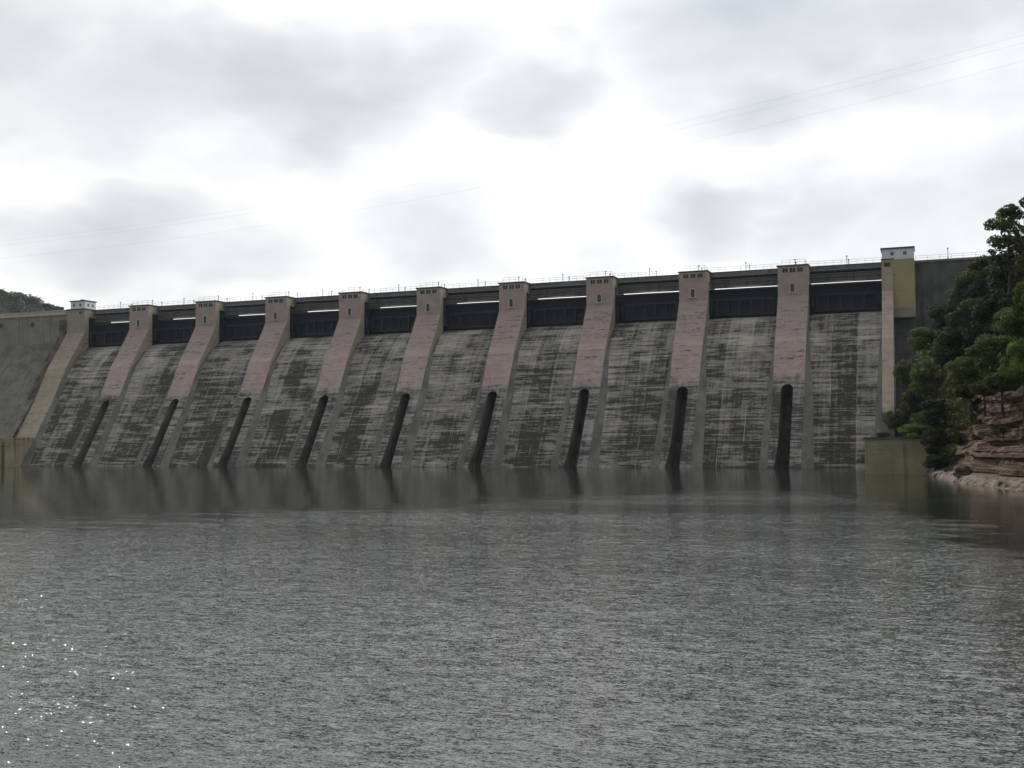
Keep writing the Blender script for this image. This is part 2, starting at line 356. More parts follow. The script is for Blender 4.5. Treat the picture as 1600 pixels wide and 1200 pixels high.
M['lamp'] = plain('grey_lamp_metal', (.10, .11, .12), .5)
M['water'] = mat_water(); M['rock'] = mat_rock(); M['soil'] = mat_soil()
M['leaf'] = mat_leaf('dark_tree_leaves', (.013, .019, .005), (.082, .10, .021))
M['leaf_bright'] = mat_leaf('bright_leaves', (.03, .06, .008), (.10, .17, .025), .45)
M['leaf_far'] = mat_leaf('far_tree_leaves', (.018, .032, .014), (.045, .07, .026))
M['bark'] = plain('bark', (.05, .04, .03), .95)
M['block'] = mat_wall('river_wall_concrete', (.25, .215, .125), (.36, .31, .19), (.05, .04, .03), .9)
M['lump'] = plain('pinkish_concrete_lump', (.30, .22, .19), .9)
M['brownstep'] = mat_wall('weathered_stair_concrete', (.09, .07, .055), (.26, .20, .15), (.04, .03, .025), .6)
M['wire'] = plain('power_cable', (.08, .08, .08), .6)

# ------------------------------------------------------------------ water and ground
def plane(name, x0, x1, y0, y1, z, mat, **kw):
    o = MB().quad((x0, y0, z), (x1, y0, z), (x1, y1, z), (x0, y1, z)).build(name, mat); return tag(o, kind='structure', **kw)
plane('lake_water', -1000, 400, -350, 700, 0, M['water'])

# ------------------------------------------------------------------ dam
XF, S, W = -168.235, 18.0, 5.31
def PX(i): return XF + S*(i-1)           # left edge of pier i (0 = yellow end pier, 10 = fin by the yellow tower)
FRONT = [(35.7, 0), (30.3, 0), (26.1, -2.75), (21.6, -5.9), (17, -8.15), (14, -9.75), (6, -14.75), (0, -18.5), (-2, -19.8)]
SPILL = [(27.1, 4.4), (27.05, 2.6), (26.55, 1.0), (25.4, -.65), (24.0, -2.2), (21.4, -4.75), (18.2, -7.0), (14.2, -9.25), (6, -14.45), (0, -18.2), (-2, -19.5)]
def interp(tab, z):
    if z >= tab[0][0]: return tab[0][1]
    for (z0, y0), (z1, y1) in zip(tab, tab[1:]):
        if z1 <= z <= z0: return y0 + (y1-y0)*(z0-z)/(z0-z1)
    return tab[-1][1]
dam = empty('dam', (0, 0, 0))
tag(dam, 'long stained concrete gravity dam with pink piers and sloping spillway bays rising from the lake', 'dam')
SL_R, SL_TOP, SL_DEPTH = 1.0, 14.0, 4.2  # sluice slot half-width, top of its arch, depth
YG = 1.3                                 # where the steel gate recess begins on a pier side
def pier(i, front_mat, side_mat, label=None, slot=True):
    x0, x1 = PX(i), PX(i)+W; cx = x0+W/2 - .2
    zc = SL_TOP - SL_R
    zs = sorted(set([z for z, _ in FRONT] + [28.8, 27.5, 24.5, 23, 20, 18.5, 15.5, 12, 10, 8, 4, 2] + ([SL_TOP - .0001] + [zc+SL_R*math.sin(a) for a in (1.2, .95, .7, .45, .2)] + [zc] if slot else [])), reverse=True)
    mb = MB()
    def hw(z):
        if not slot or z >= SL_TOP: return 0
        return SL_R if z <= zc else math.sqrt(max(0, SL_R**2-(z-zc)**2))
    def fl(z): return 0 if z > 4 else .5*((4-z)/4)**1.5
    for za, zb in zip(zs, zs[1:]):
        ya, yb = interp(FRONT, za), interp(FRONT, zb); a, b = hw(za), hw(zb)
        if b == 0 and a == 0: mb.quad((x0, yb, zb), (x1, yb, zb), (x1, ya, za), (x0, ya, za), 0)
        else:
            mb.quad((x0, yb, zb), (cx-b-fl(zb), yb, zb), (cx-a-fl(za), ya, za), (x0, ya, za), 0)
            mb.quad((cx+b, yb, zb), (x1, yb, zb), (x1, ya, za), (cx+a, ya, za), 0)
            da, db = ya+SL_DEPTH, yb+SL_DEPTH
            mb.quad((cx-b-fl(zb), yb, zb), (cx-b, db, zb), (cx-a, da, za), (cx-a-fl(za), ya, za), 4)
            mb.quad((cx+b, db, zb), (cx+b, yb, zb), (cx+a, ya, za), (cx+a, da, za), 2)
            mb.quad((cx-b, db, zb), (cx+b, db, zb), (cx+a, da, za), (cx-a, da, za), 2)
        # side walls; gate recess is 0.25 m in and steel lined
        for x, sx in ((x0, -1), (x1, 1)):
            q = [(x, ya, za), (x, yb, zb), (x, YG, zb), (x, YG, za)]
            mb.poly(q if sx < 0 else q[::-1], 1)
    # upstream body and bridge seat
    mb.box(x0+.25, x1-.25, YG, 9.0, 20, 33.9, 3)
    mb.box(x0+.02, x1-.02, YG, 3.3, 33.9, 35.7, 1)
    mb.box(x0+.25, x1-.25, 3.3, 9.0, 33.9, 35.3, 1)
    mb.box(x0, x1, 0.0, YG, 35.68, 35.7, 1)
    p = mb.build('pier', [front_mat, side_mat, M['slot'], M['liner'], M['slot_side']], dam)
    if label: p['label'] = label
    MB().box(x0-.16, x1+.16, -.18, 3.4, 35.7, 35.92).build('roof_cap', M['cap'], p)
    return p
def window(p, xa, xb, z0, z1, y=0.0):
    """shuttered rectangular opening in the pier front (frame + recessed pane)"""
    mb = MB(); t = .10
    mb.box(xa, xb, y-.05, y-.005, z0, z0+t, 0); mb.box(xa, xb, y-.05, y-.005, z1-t, z1, 0)
    mb.box(xa, xa+t, y-.05, y-.005, z0+t, z1-t, 0); mb.box(xb-t, xb, y-.05, y-.005, z0+t, z1-t, 0)
    mb.box(xa+t, xb-t, y-.02, y-.006, z0+t, z1-t, 1)
    mb.box((xa+xb)/2-.03, (xa+xb)/2+.03, y-.04, y-.021, z0+t, z1-t, 0)
    return mb.build('window', [M['frame'], M['blind']], p)
def arched_window(p, cx, z0, z1, wd, y=0.0):
    mb = MB(); r = wd/2; zc = z1-r; fr = .22; n = 10
    def ring(rr, zb): return [(cx+rr, zb)] + [(cx+rr*math.cos(math.pi*k/n), zc+rr*math.sin(math.pi*k/n)) for k in range(n+1)] + [(cx-rr, zb)]
    o_, i_ = ring(r+fr, z0), ring(r, z0)
    for k in range(len(o_)-1):
        a, b, c, d = o_[k], o_[k+1], i_[k+1], i_[k]
        mb.quad((a[0], y-.12, a[1]), (b[0], y-.12, b[1]), (c[0], y-.12, c[1]), (d[0], y-.12, d[1]), 0)
        mb.quad((a[0], y, a[1]), (b[0], y, b[1]), (b[0], y-.12, b[1]), (a[0], y-.12, a[1]), 0)
        mb.quad((d[0], y-.12, d[1]), (c[0], y-.12, c[1]), (c[0], y, c[1]), (d[0], y, d[1]), 0)
    mb.box(cx-r-fr-.12, cx+r+fr+.12, y-.2, y-.004, z0-.2, z0, 0)
    mb.poly([(q[0], y-.02, q[1]) for q in i_], 1)
    return mb.build('arched_window', [M['trim'], M['pane']], p)
def railing_mb(mb, pts, h=1.0, step=1.4, r=.026):
    """posts and two rails along a polyline"""
    for a, b in zip(pts, pts[1:]):
        a, b = Vector(a), Vector(b); n = max(1, round((b-a).length/step))
        for k in range(n+1):
            q = a.lerp(b, k/n); mb.tube([q, q+Vector((0, 0, h))], r, 5)
        for hh in (h*.55, h): mb.tube([a+Vector((0, 0, hh)), b+Vector((0, 0, hh))], r, 5)
    return mb
ORD = ['', 'first', 'second', 'third', 'fourth', 'fifth', 'sixth', 'seventh', 'eighth', 'ninth', 'tenth']
for i in range(1, 10):
    p = pier(i, M['pink'], M['cream_side'])
    x0 = PX(i)
    for k in range(3): window(p, x0+.75+k*1.32, x0+.75+k*1.32+1.16, 34.45, 35.45)
    arched_window(p, x0+W/2-.1, 31.0, 32.55, .72)
    railing_mb(MB(), [(x0+.7, .3, 35.92), (x0+W-.5, .3, 35.92), (x0+W-.5, 3.0, 35.92)], .95).build('roof_railing', M['rail'], p)
p0 = pier(0, M['yellow'], M['yellow'], 'yellow painted end pier carrying a white cabin', slot=False)
window(p0, PX(0)+3.55, PX(0)+4.75, 34.6, 35.4)
# fin of the right-hand end pier
def fin():
    x0, x1 = -6.45, -4.6; mb = MB(); zs = [34.4, 30.3, 26.1, 21.6, 17, 14, 9.5, 6, 3]
    for za, zb in zip(zs, zs[1:]):
        ya, yb = interp(FRONT, za)-.25, interp(FRONT, zb)-.25
        mb.quad((x0, yb, zb), (x1, yb, zb), (x1, ya, za), (x0, ya, za), 0)
        mb.quad((x0, ya, za), (x0, yb, zb), (x0, 4, zb), (x0, 4, za), 0)
        mb.quad((x1, yb, zb), (x1, ya, za), (x1, 4, za), (x1, 4, zb), 0)
    mb.quad((x0, -.25, 34.4), (x1, -.25, 34.4), (x1, 4, 34.4), (x0, 4, 34.4), 0)
    p = mb.build('pier', [M['fin']], dam); p['label'] = 'narrow pale pink end pier beside the yellow tower'; return p
fin()

def spill_bay(i):                        # bay between pier i and pier i+1
    xa, xb = PX(i)+W, (PX(i+1) if i < 9 else -6.45); mb = MB(); n = len(SPILL)
    prof = []
    for (z0, y0), (z1, y1) in zip(SPILL, SPILL[1:]):
        k = 1 if z0 > 21 else 4
        for q in range(k): prof.append((z0+(z1-z0)*q/k, y0+(y1-y0)*q/k))
    prof.append(SPILL[-1]); xs = [xa, xa+(xb-xa)/3, xa+(xb-xa)*2/3, xb]; g = .05
    for (za, ya), (zb, yb) in zip(prof, prof[1:]):
        for a, b in zip(xs, xs[1:]):
            l, r_ = (a if a == xa else a+g/2), (b if b == xb else b-g/2)
            mb.quad((l, yb, zb), (r_, yb, zb), (r_, ya, za), (l, ya, za), 0)
            if b != xb: mb.quad((b-g/2-.2, yb+.06, zb), (b+g/2+.2, yb+.06, zb), (b+g/2+.2, ya+.06, za), (b-g/2-.2, ya+.06, za), 0)
    s = mb.build('spillway_face', [M['spill'], M['slot']], dam)
    for side in (0, 1):                  # smooth splayed strips where the face meets the piers
        m2 = MB(); zz = [25.2, 23, 21, 18.5, 16, 14, 10, 6, 3, 0, -2]
        def wd(z): return (interp([(25.2, .04), (21, .55), (14, 1.3), (0, 2.05), (-2, 2.1)], z) if side == 0 else interp([(25.2, .04), (21, .35), (14, .8), (0, 1.45), (-2, 1.5)], z))
        for za, zb in zip(zz, zz[1:]):
            fa, fb = interp(FRONT, za)+.02, interp(FRONT, zb)+.02; sa, sb = interp(SPILL, za)-.03, interp(SPILL, zb)-.03
            fa, fb = max(fa, sa-.55), max(fb, sb-.55)
            if side == 0: m2.quad((xa, fb, zb), (xa+wd(zb), sb, zb), (xa+wd(za), sa, za), (xa, fa, za))
            else: m2.quad((xb-wd(zb), sb, zb), (xb, fb, zb), (xb, fa, za), (xb-wd(za), sa, za))
        m2.build('guide_strip', M['smooth'], s)
for i in range(0, 10): spill_bay(i)

# left non-overflow wall with round drain holes, battered lower face and ledge
def left_wall():
    mb = MB(); xr = PX(0); xl = -330
    mb.box(xl, xr, .05, 8, 27.8, 34.7, 0)
    prof = [(28.1, -.25), (20, -5.9), (10, -12.9), (0, -19.9), (-2, -21.3)]
    xs = [xr] + [xr - 1.3 - 9.6*k for k in range(0, 15)]
    for a, b in zip(xs, xs[1:]):
        for (za, ya), (zb, yb) in zip(prof, prof[1:]): mb.quad((b+.05, yb, zb), (a, yb, zb), (a, ya, za), (b+.05, ya, za), 2)
    mb.quad((xs[-1], -.25, 28.1), (xr, -.25, 28.1), (xr, .1, 28.1), (xs[-1], .1, 28.1), 2)
    for x in (-191.3, -200.8, -201.0-9.6): mb.box(x-.35, x+.35, -.10, .05, 28.1, 34.6, 0)
    wl = mb.build('abutment_wall', [M['wall'], M['cap'], M['wall_low']], dam); wl['label'] = 'grey left end wall of the dam with round drain holes'
    p = MB().box(xl, xr-.01, -.25, 8, 34.7, 35.62).box(xl, xr-.01, -.4, .0, 35.62, 35.78).build('parapet', M['cream'], wl)
    for x, z in ((-205.9, 32.95), (-196.4, 32.85), (-186.9-.2, 33.0), (-215.5, 32.9)):
        h = MB(); n = 16
        for k in range(n):
            a0, a1 = 2*math.pi*k/n, 2*math.pi*(k+1)/n
            f = lambda r, a, y: (x+r*math.cos(a), y, z+r*math.sin(a))
            h.quad(f(.68, a0, -.1), f(.68, a1, -.1), f(.5, a1, -.1), f(.5, a0, -.1), 0)
            h.quad(f(.68, a0, .04), f(.68, a1, .04), f(.68, a1, -.1), f(.68, a0, -.1), 0)
        h.poly([(x+.5*math.cos(2*math.pi*k/n), -.02, z+.5*math.sin(2*math.pi*k/n)) for k in range(n)], 1)
        h.build('drain_hole', [M['wall'], M['slot']], wl)
    railing_mb(MB(), [(xl, 7.5, 35.3), (xr, 7.5, 35.3)], .9, 2.4).build('railing', M['rail'], wl)
    return wl
left_wall()
# outlet block at the foot of the yellow pier, split by a deep dark slot
b = MB(); b.box(-215, -184.45, -20.4, -14, -2, 6.1, 0); b.box(-183.6, -181.0, -20.4, -14, -2, 6.1, 0); b.box(-184.45, -183.6, -16.0, -14, -2, 6.1, 1)
b.box(-215, -181.0, -14, -9.5, -2, 6.1, 0); b.box(-215.0, -186.2, -20.6, -20.4, 5.7, 6.12, 0)
ob = b.build('outlet_block', [M['block'], M['slot']], dam)
# right-hand non-overflow wall behind the yellow tower
wr = MB(); wr.box(-1.02, 60, 3.0, 9, 2, 35.3, 0); wr.box(-1.02, 60, 2.75, 9.1, 35.3, 35.75, 1)
wr.box(-6.3, -1.02, 1.2, 9, 2, 26.0, 0)
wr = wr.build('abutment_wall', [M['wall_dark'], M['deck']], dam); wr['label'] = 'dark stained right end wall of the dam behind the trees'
railing_mb(MB(), [(-.8, 3.2, 35.75), (40, 3.2, 35.75)], .85, 1.9).build('railing', M['rail'], wr)

# yellow lift tower at the right end
tw = empty('lift_tower', (-3.6, 2, 26)); 
tag(tw, 'yellow painted lift tower at right end of dam with white room on top', 'tower')
def loc_build(mb, name, mats, parent):
    o = mb.build(name, mats); o.parent = parent; o.matrix_parent_inverse = Matrix.Translation(-Vector(parent.location)); return o
loc_build(MB().box(-6.45, -1.0, 0, 1.19, 27.2, 35.75, 0).box(-6.44, -1.01, 1.19, 5.5, 27.2, 35.74, 0).box(-4.59, -1.0, .02, 1.18, 25.6, 27.2, 1), 'wall', [M['tower_yellow'], M['yellow']], tw)
wt = MB(); wt.box(-6.5, -4.35, -.08, 3, 35.75, 35.95); loc_build(wt, 'ledge', M['cap'], tw)
vw = MB(); vw.box(-6.1, -4.85, -.06, -.005, 34.45, 35.35, 0); vw.box(-6.0, -4.95, -.07, -.061, 34.52, 35.28, 1); loc_build(vw, 'window', [M['frame'], M['blind']], tw)
cbn = loc_build(MB().box(-6.35, -1.05, .02, 4.6, 35.76, 37.62, 0), 'cabin', [M['white']], tw)
loc_build(MB().box(-6.55, -.9, -.2, 4.8, 37.62, 37.85), 'roof', M['cap'], tw)
for a in (-4.95, -2.85):
    m_ = MB(); m_.box(a, a+.62, -.02, .015, 36.45, 37.1, 0); m_.box(a+.07, a+.28, -.03, -.021, 36.52, 37.03, 1); m_.box(a+.34, a+.55, -.03, -.021, 36.52, 37.03, 1)
    loc_build(m_, 'window', [M['frame'], M['pane']], tw)
loc_build(MB().box(-4.45, -4.25, -.05, -.002, 32.9, 33.1), 'wall_hook', M['cap'], tw)

# white cabin on the yellow end pier
cab = empty('gatehouse_cabin', (-183.4, 2, 35.93))
tag(cab, 'small white cabin with four square windows on the yellow left end pier', 'cabin')
loc_build(MB().box(-185.5, -181.25, .45, 3.9, 35.93, 37.7), 'wall', M['white'], cab)
loc_build(MB().box(-185.7, -181.05, .25, 4.1, 37.7, 37.92).box(-183.6, -183.1, 1.5, 2.0, 37.92, 38.3), 'roof', M['cap'], cab)
for xa in (-184.75, -182.95):
    loc_build(MB().box(xa, xa+.55, .41, .446, 36.5, 37.2, 0).box(xa+.07, xa+.48, .40, .409, 36.57, 37.13, 1), 'window', [M['frame'], M['pane']], cab)
for ya in (1.1, 2.6):
    loc_build(MB().box(-181.246, -181.21, ya, ya+.6, 36.5, 37.2, 0).box(-181.209, -181.2, ya+.07, ya+.53, 36.57, 37.13, 1), 'window', [M['frame'], M['pane']], cab)

# ------------------------------------------------------------------ gates
def gate_proto(wd):
    """navy steel crest gate seen from downstream; x from 0 to wd"""
    g = empty('spillway_gate', (0, 0, 0)); z0, z1 = 26.75, 32.62
    def gy(z): return 3.3 + .5*math.sin((z-26.75)/5.9*math.pi)        # gently bowed upstream skin
    mb = MB(); n = 10
    for k in range(n):
        za, zb = z0+(z1-z0)*k/n, z0+(z1-z0)*(k+1)/n
        mb.quad((-.23, gy(za), za), (wd+.23, gy(za), za), (wd+.23, gy(zb), zb), (-.23, gy(zb), zb))
        mb.quad((wd+.23, gy(za)+.1, za), (-.23, gy(za)+.1, za), (-.23, gy(zb)+.1, zb), (wd+.23, gy(zb)+.1, zb))
    mb.quad((-.23, gy(z1), z1), (wd+.23, gy(z1), z1), (wd+.23, gy(z1)+.1, z1), (-.23, gy(z1)+.1, z1))
    mb.build('skin_plate', M['gate'], g)
    fr = MB(); fr.box(.9, wd-.9, 2.75, 3.1, 30.35, 30.75); fr.box(.9, wd-.9, 2.75, 3.1, 27.6, 27.95)
    nb = 5
    for k in range(nb+1):
        x = 1.0+(wd-2.0-.3)*k/nb; fr.box(x, x+.3, 2.8, 3.2, 27.95, 30.35)
    fr.box(.1, wd-.1, 2.9, 3.25, 26.78, 27.1); fr.box(.1, wd-.1, 3.0, 3.3, 32.3, 32.6)
    fr.build('stiffener_frame', M['gate_rib'], g)
    for x in (.32, wd-.62):
        a = MB(); a.box(x, x+.3, 1.45, 3.2, 30.3, 30.6); a.box(x, x+.3, 1.45, 3.2, 28.0, 28.3); a.box(x-.05, x+.35, 1.5, 1.9, 28.3, 30.3); a.build('gate_arm', M['gate_rib'], g)
    return g
def copy_tree(o, parent=None):
    c = o.copy(); C.objects.link(c); c.parent = parent
    for ch in list(o.children): copy_tree(ch, c)
    return c
GP = gate_proto(S-W)
for i in range(10):
    g = GP if i == 0 else copy_tree(GP)
    g.location = (PX(i)+W, 0, 0)
    if i == 9: g.scale.x = (-6.45-PX(9)-W)/(S-W)
    nb = ('yellow end pier and first pink pier' if i == 0 else '' if i == 9 else f'{ORD[i]} and {ORD[i+1]} pink piers')
    tag(g, f'dark navy steel gate between {nb} from the left' if i < 9 else 'dark navy steel gate between last pink pier and yellow tower, rightmost gate', 'dam gate', 'navy steel gates closing the spillway bays')

# ------------------------------------------------------------------ bridge spans
def span_proto(wd):
    g = empty('bridge_span', (0, 0, 0)); zt = 35.45
    MB().box(0, wd, 3.0, 9.2, zt-.45, zt, 0).box(0, wd, 2.9, 3.2, zt-.25, zt+.28, 0).box(0, wd, 9.0, 9.2, zt, zt+.28, 0).build('deck', M['deck'], g)
    MB().box(0, wd, 2.8, 3.3, zt+.28, zt+.40).build('coping', M['cap'], g)
    m = MB(); m.tube([(0, 2.85, 34.95), (wd, 2.85, 34.95)], .13, 8); m.build('service_pipe', M['pipe'], g); MB().tube([(0, 2.8, 35.12), (wd, 2.8, 35.12)], .05, 6).tube([(0, 3.1, 34.36), (wd, 3.1, 34.36)], .06, 6).build('cable_conduit', M['pipe'], g)
    m = MB()
    k = 0
    while k*1.05+.4 < wd: m.box(k*1.05+.35, k*1.05+.5, 2.75, 3.3, 34.72, 34.8); k += 1
    m.box(0, wd, 3.05, 3.3, 34.66, 34.72); m.build('pipe_bracket', M['liner'], g)
    def beam(ztop, zend, zmid, y0, y1, name, mat):
        b = MB(); n = 12
        for k in range(n):
            xa, xb = wd*k/n, wd*(k+1)/n; f = lambda x: zend+(zmid-zend)*(1-(2*x/wd-1)**2)
            b.quad((xa, y0, f(xa)), (xb, y0, f(xb)), (xb, y0, ztop), (xa, y0, ztop)); b.quad((xa, y1, f(xa)), (xb, y1, f(xb)), (xb, y0, f(xb)), (xa, y0, f(xa)))
            b.quad((xb, y1, f(xb)), (xa, y1, f(xa)), (xa, y1, ztop), (xb, y1, ztop)); b.quad((xa, y0, ztop), (xb, y0, ztop), (xb, y1, ztop), (xa, y1, ztop))
        return b.build(name, mat, g)
    beam(34.5, 33.95, 34.0, 3.25, 3.6, 'edge_beam', M['girder'])
    MB().box(0, wd, 3.18, 3.62, 33.86, 33.96).build('beam_flange', M['pipe'], g)
    beam(34.1, 33.0, 33.05, 3.5, 4.0, 'main_girder', M['girder'])
    MB().box(0, wd, 3.62, 4.02, 32.86, 32.98).build('girder_flange', M['cap'], g)
    MB().box(0, wd, 4.02, 9.0, 34.6, 34.99).build('deck_underside', M['liner'], g)
    r = railing_mb(MB(), [(.1, 3.0, zt+.40), (wd-.1, 3.0, zt+.40)], .85, 1.4); r.build('railing', M['rail'], g)
    return g
SPN = span_proto(S-W)
for i in range(10):
    g = SPN if i == 0 else copy_tree(SPN)
    g.location = (PX(i)+W, 0, 0)
    if i == 9: g.scale.x = (-6.45-PX(9)-W)/(S-W)
    nb = ('yellow end pier and first pink pier' if i == 0 else 'last pink pier and yellow tower' if i == 9 else f'{ORD[i]} and {ORD[i+1]} pink piers from the left')
    tag(g, f'grey bridge span between {nb}', 'bridge span', 'bridge spans joining the piers')

# ------------------------------------------------------------------ lamps
def lamp_proto():
    g = empty('street_lamp', (0, 0, 0))
    MB().tube([(0, 0, 0), (0, 0, .5)], .10, 8).tube([(0, 0, .5), (0, 0, 1.85)], .055, 8).build('post', M['lamp'], g)
    MB().ball((0, 0, 2.0), .14).tube([(0, 0, 2.1), (0, 0, 2.16)], [.17, .05], 8).build('lamp_head', M['lamp'], g, True)
    return g
LP = lamp_proto(); first = True
spots = []
for i in range(0, 10):
    if 1 <= i <= 9: spots.append((PX(i)+W/2, f'above {ORD[i]} pink pier from the left'))
    q = ('yellow end pier and first pink pier' if i == 0 else 'last pink pier and yellow tower' if i == 9 else f'{ORD[i]} and {ORD[i+1]} pink piers')
    spots.append((PX(i)+W+(S-W)/2, 'between ' + q))
for x, txt in spots:
    for y, side in ((4.6, 'near'), (8.2, 'far')):
        g = LP if first else copy_tree(LP); first = False
        g.location = (x + rnd.uniform(-.3, .3), y, 35.45 if x else 35); g.scale.z = rnd.uniform(.98, 1.05)
        tag(g, f'{side}-side lamp post of crest road {txt}', 'street lamp', 'lamp posts along the dam crest')
for x, y, z, txt in ((4.5, 4.2, 35.75, 'grey lamp post on the right end wall between the white tower room and the trees'),
                     (-190.4, 6.5, 35.3, 'lamp post on the crest road just left of the white cabin'), (-203.2, 6.5, 35.3, 'lamp post behind the cream parapet at the far left edge')):
    g = copy_tree(LP); g.location = (x, y, z); tag(g, txt, 'street lamp', 'lamp posts along the dam crest')

# ------------------------------------------------------------------ stairway down the left of the yellow pier
st = MB(); z = 33.4; x1 = PX(0)-.02
while z > 6.3:
    y = interp(FRONT, z); st.box(x1-1.7, x1, y-.35+rnd.uniform(-.3, .15), y+1.6, z-.62, z-.02+rnd.uniform(-.1, .05)); z -= .62
so = st.build('stairway', M['brownstep']); tag(so, 'broken brown concrete stairway stepping down beside the yellow left end pier', 'stairs')

# ------------------------------------------------------------------ river wall block on the right
bx0, bx1, by = -7.55, 2.2, -48.7
rw = empty('river_wall', (bx0, by, 0)); tag(rw, 'low stained concrete river wall standing in the water right of the spillway', 'wall')
m = MB(); m.box(bx0, bx1, by, -17, -2, 4.55); o = loc_build(m, 'wall', M['block'], rw)
o = loc_build(MB().box(bx0-.1, bx1, by-.12, -16.9, 4.55, 4.85), 'coping', M['wall_dark'], rw)
lump = MB(); 
lump.box(-6.5, -4.7, -22.8, -20.6, 4.85, 6.6); lump.box(-6.2, -4.75, -22.6, -20.9, 6.6, 7.1)
tag(lump.build('concrete_block', M['lump']), 'pale pink concrete lump on the river wall at the foot of the narrow pink pier', 'block')

# ------------------------------------------------------------------ right bank
BASE = [(-2.2, -3), (-2.6, -14), (-2.9, -24), (-2.6, -36), (-1.2, -46), (.7, -52), (2.3, -66), (2.9, -74), (3.9, -79), (6.3, -88), (8.2, -96), (11, -108), (15, -124), (20, -150), (27, -190), (34, -260), (40, -390)]
def bank():
    pts = []                              # resample base line
    for (xa, ya), (xb, yb) in zip(BASE, BASE[1:]):
        L_ = math.hypot(xb-xa, yb-ya); n = max(1, int(L_/.45)) if ya > -130 else max(1, int(L_/3))
        for k in range(n): pts.append((xa+(xb-xa)*k/n, ya+(yb-ya)*k/n))
    nx = len(pts)
    ct = lambda y: 17.5 if y > -30 else (11.5 if y < -60 else 11.5+6*(y+60)/30)
    # profile rows: ledge, cliff rows, slope rows
    rows = [('l', -2.5, -1.2), ('l', -.3, -.1), ('l', .4, .55), ('l', 1.0, .7), ('l', 1.4, .85)]
    NC = 70
    for k in range(NC): rows.append(('c', k/(NC-1), 0))
    for k in range(1, 22): rows.append(('s', k, 0))
    V = []; rr = random.Random(3)
    layer = [rr.uniform(-.55, .75) for _ in range(90)]
    for kind, a, b_ in rows:
        for q, (x, y) in enumerate(pts):
            nz = mnoise.noise(Vector((x*.3, y*.3, 1.7)))
            if kind == 'l':
                off = a*(1+.5*nz) + .5*mnoise.noise(Vector((x*.9, y*.9, 5))); z = b_ + (.25*mnoise.noise(Vector((x*.7, y*.7, a*3))) if b_ > 0 else 0)
            elif kind == 'c':
                top = ct(y)*(1+.08*nz); z = 1.0+(top-1.0)*a
                li = z*1.7 + .35*mnoise.noise(Vector((x*.08, y*.08, z*.1)))*3
                off = 2.0 + a*1.9 + layer[int(li) % 90]*(1.0+.6*mnoise.noise(Vector((x*.25, y*.25, int(li)*1.3)))) + 1.25*mnoise.noise(Vector((x*.16, y*.16, z*.10))) + .35*mnoise.noise(Vector((x*.9, y*.9, z*1.6)))
                # overhang in the middle, undercut notch above the ledge
                off += .9*math.exp(-((z-4.2)/1.1)**2)
            else:
                top = ct(y)*(1+.08*nz); off = 3.9 + (a**1.35)*1.1
                z = top + (off-3.9)*(.78 if off < 16 else .78) - max(0, off-18)*.35 + .8*mnoise.noise(Vector((x*.15+a*.3, y*.15, 9)))
            V.append((x+off*.93, y-off*.10, z))
    F = []
    for r_ in range(len(rows)-1):
        for q in range(nx-1): F.append((r_*nx+q, (r_+1)*nx+q, (r_+1)*nx+q+1, r_*nx+q+1))
    me = bpy.data.meshes.new('rock_bank'); me.from_pydata(V, [], F); me.materials.append(M['rock']); me.materials.append(M['soil'])
    mi = []
    for r_ in range(len(rows)-1): mi += [1 if rows[r_][0] == 's' else 0]*(nx-1)
    me.polygons.foreach_set('material_index', mi); me.update()
    o = bpy.data.objects.new('rocky_hillside', me); C.objects.link(o); tag(o, kind='structure')
    return V, nx, rows
BV, BNX, BROWS = bank()

# ------------------------------------------------------------------ foliage
def leaf_blob(mb, c, r, n, ls, rg, squash=.8, m=0):
    for _ in range(n):
        d = Vector((rg.gauss(0, 1), rg.gauss(0, 1), rg.gauss(0, 1)))
        if d.length < .01: continue
        d.normalize(); rad = r*(rg.uniform(.55, 1.08)**.6)
        p = Vector(c) + Vector((d.x*rad, d.y*rad, d.z*rad*squash))
        nrm = (d + Vector((rg.gauss(0, .5), rg.gauss(0, .5), rg.gauss(.35, .5)))).normalized()
        t = nrm.cross(Vector((rg.gauss(0, 1), rg.gauss(0, 1), rg.gauss(0, 1)))).normalized(); b = nrm.cross(t)
        s = ls*rg.uniform(.6, 1.35)
        mb.quad(p - t*s*.5, p + b*s*.32 + nrm*s*.08, p + t*s*.55, p - b*s*.32 + nrm*s*.08, m)
def crown_mesh(seed, nblob, leaves, ls, mat, spread=.62, blob=(.26, .42), flat=.85):
    rg = random.Random(seed); mb = MB()
    for k in range(nblob):
        while True:
            d = Vector((rg.uniform(-1, 1), rg.uniform(-1, 1), rg.uniform(-1, 1)))
            if d.length < 1: break
        d = d.normalized()*(d.length**.6)
        c = (d.x*spread*1.05, d.y*spread*1.05, d.z*spread*flat)
        leaf_blob(mb, c, rg.uniform(*blob), leaves, ls, rg)
    return mb.mesh('crown', mat)
def trunk_mesh(seed):
    rg = random.Random(seed); mb = MB()
    mb.tube([(0, 0, -2.4), (.04, .02, -1.5), (.0, .05, -.7), (.03, 0, 0), (.0, .0, .5)], [.11, .085, .07, .05, .02], 7)
    for k in range(7):
        a = rg.uniform(0, 6.28); z = rg.uniform(-.8, .2); l = rg.uniform(.5, .8)
        mb.tube([(0, .03, z), (math.cos(a)*l*.5, math.sin(a)*l*.5, z+.22), (math.cos(a)*l, math.sin(a)*l, z+.5*rg.uniform(.5, 1.2))], [.045, .03, .012], 5)
    return mb.mesh('trunk', M['bark'])
CR = [crown_mesh(s, 40, 230, .09, M['leaf'], .8, (.18, .32)) for s in (1, 2, 3, 4, 5)]
CRB = [crown_mesh(s, 30, 220, .09, M['leaf_bright'], .76, (.18, .34)) for s in (11, 12)]
CRO = crown_mesh(21, 34, 120, .085, M['leaf'], .8, (.13, .24), 1.0)
TRK = [trunk_mesh(s) for s in (1, 2)]
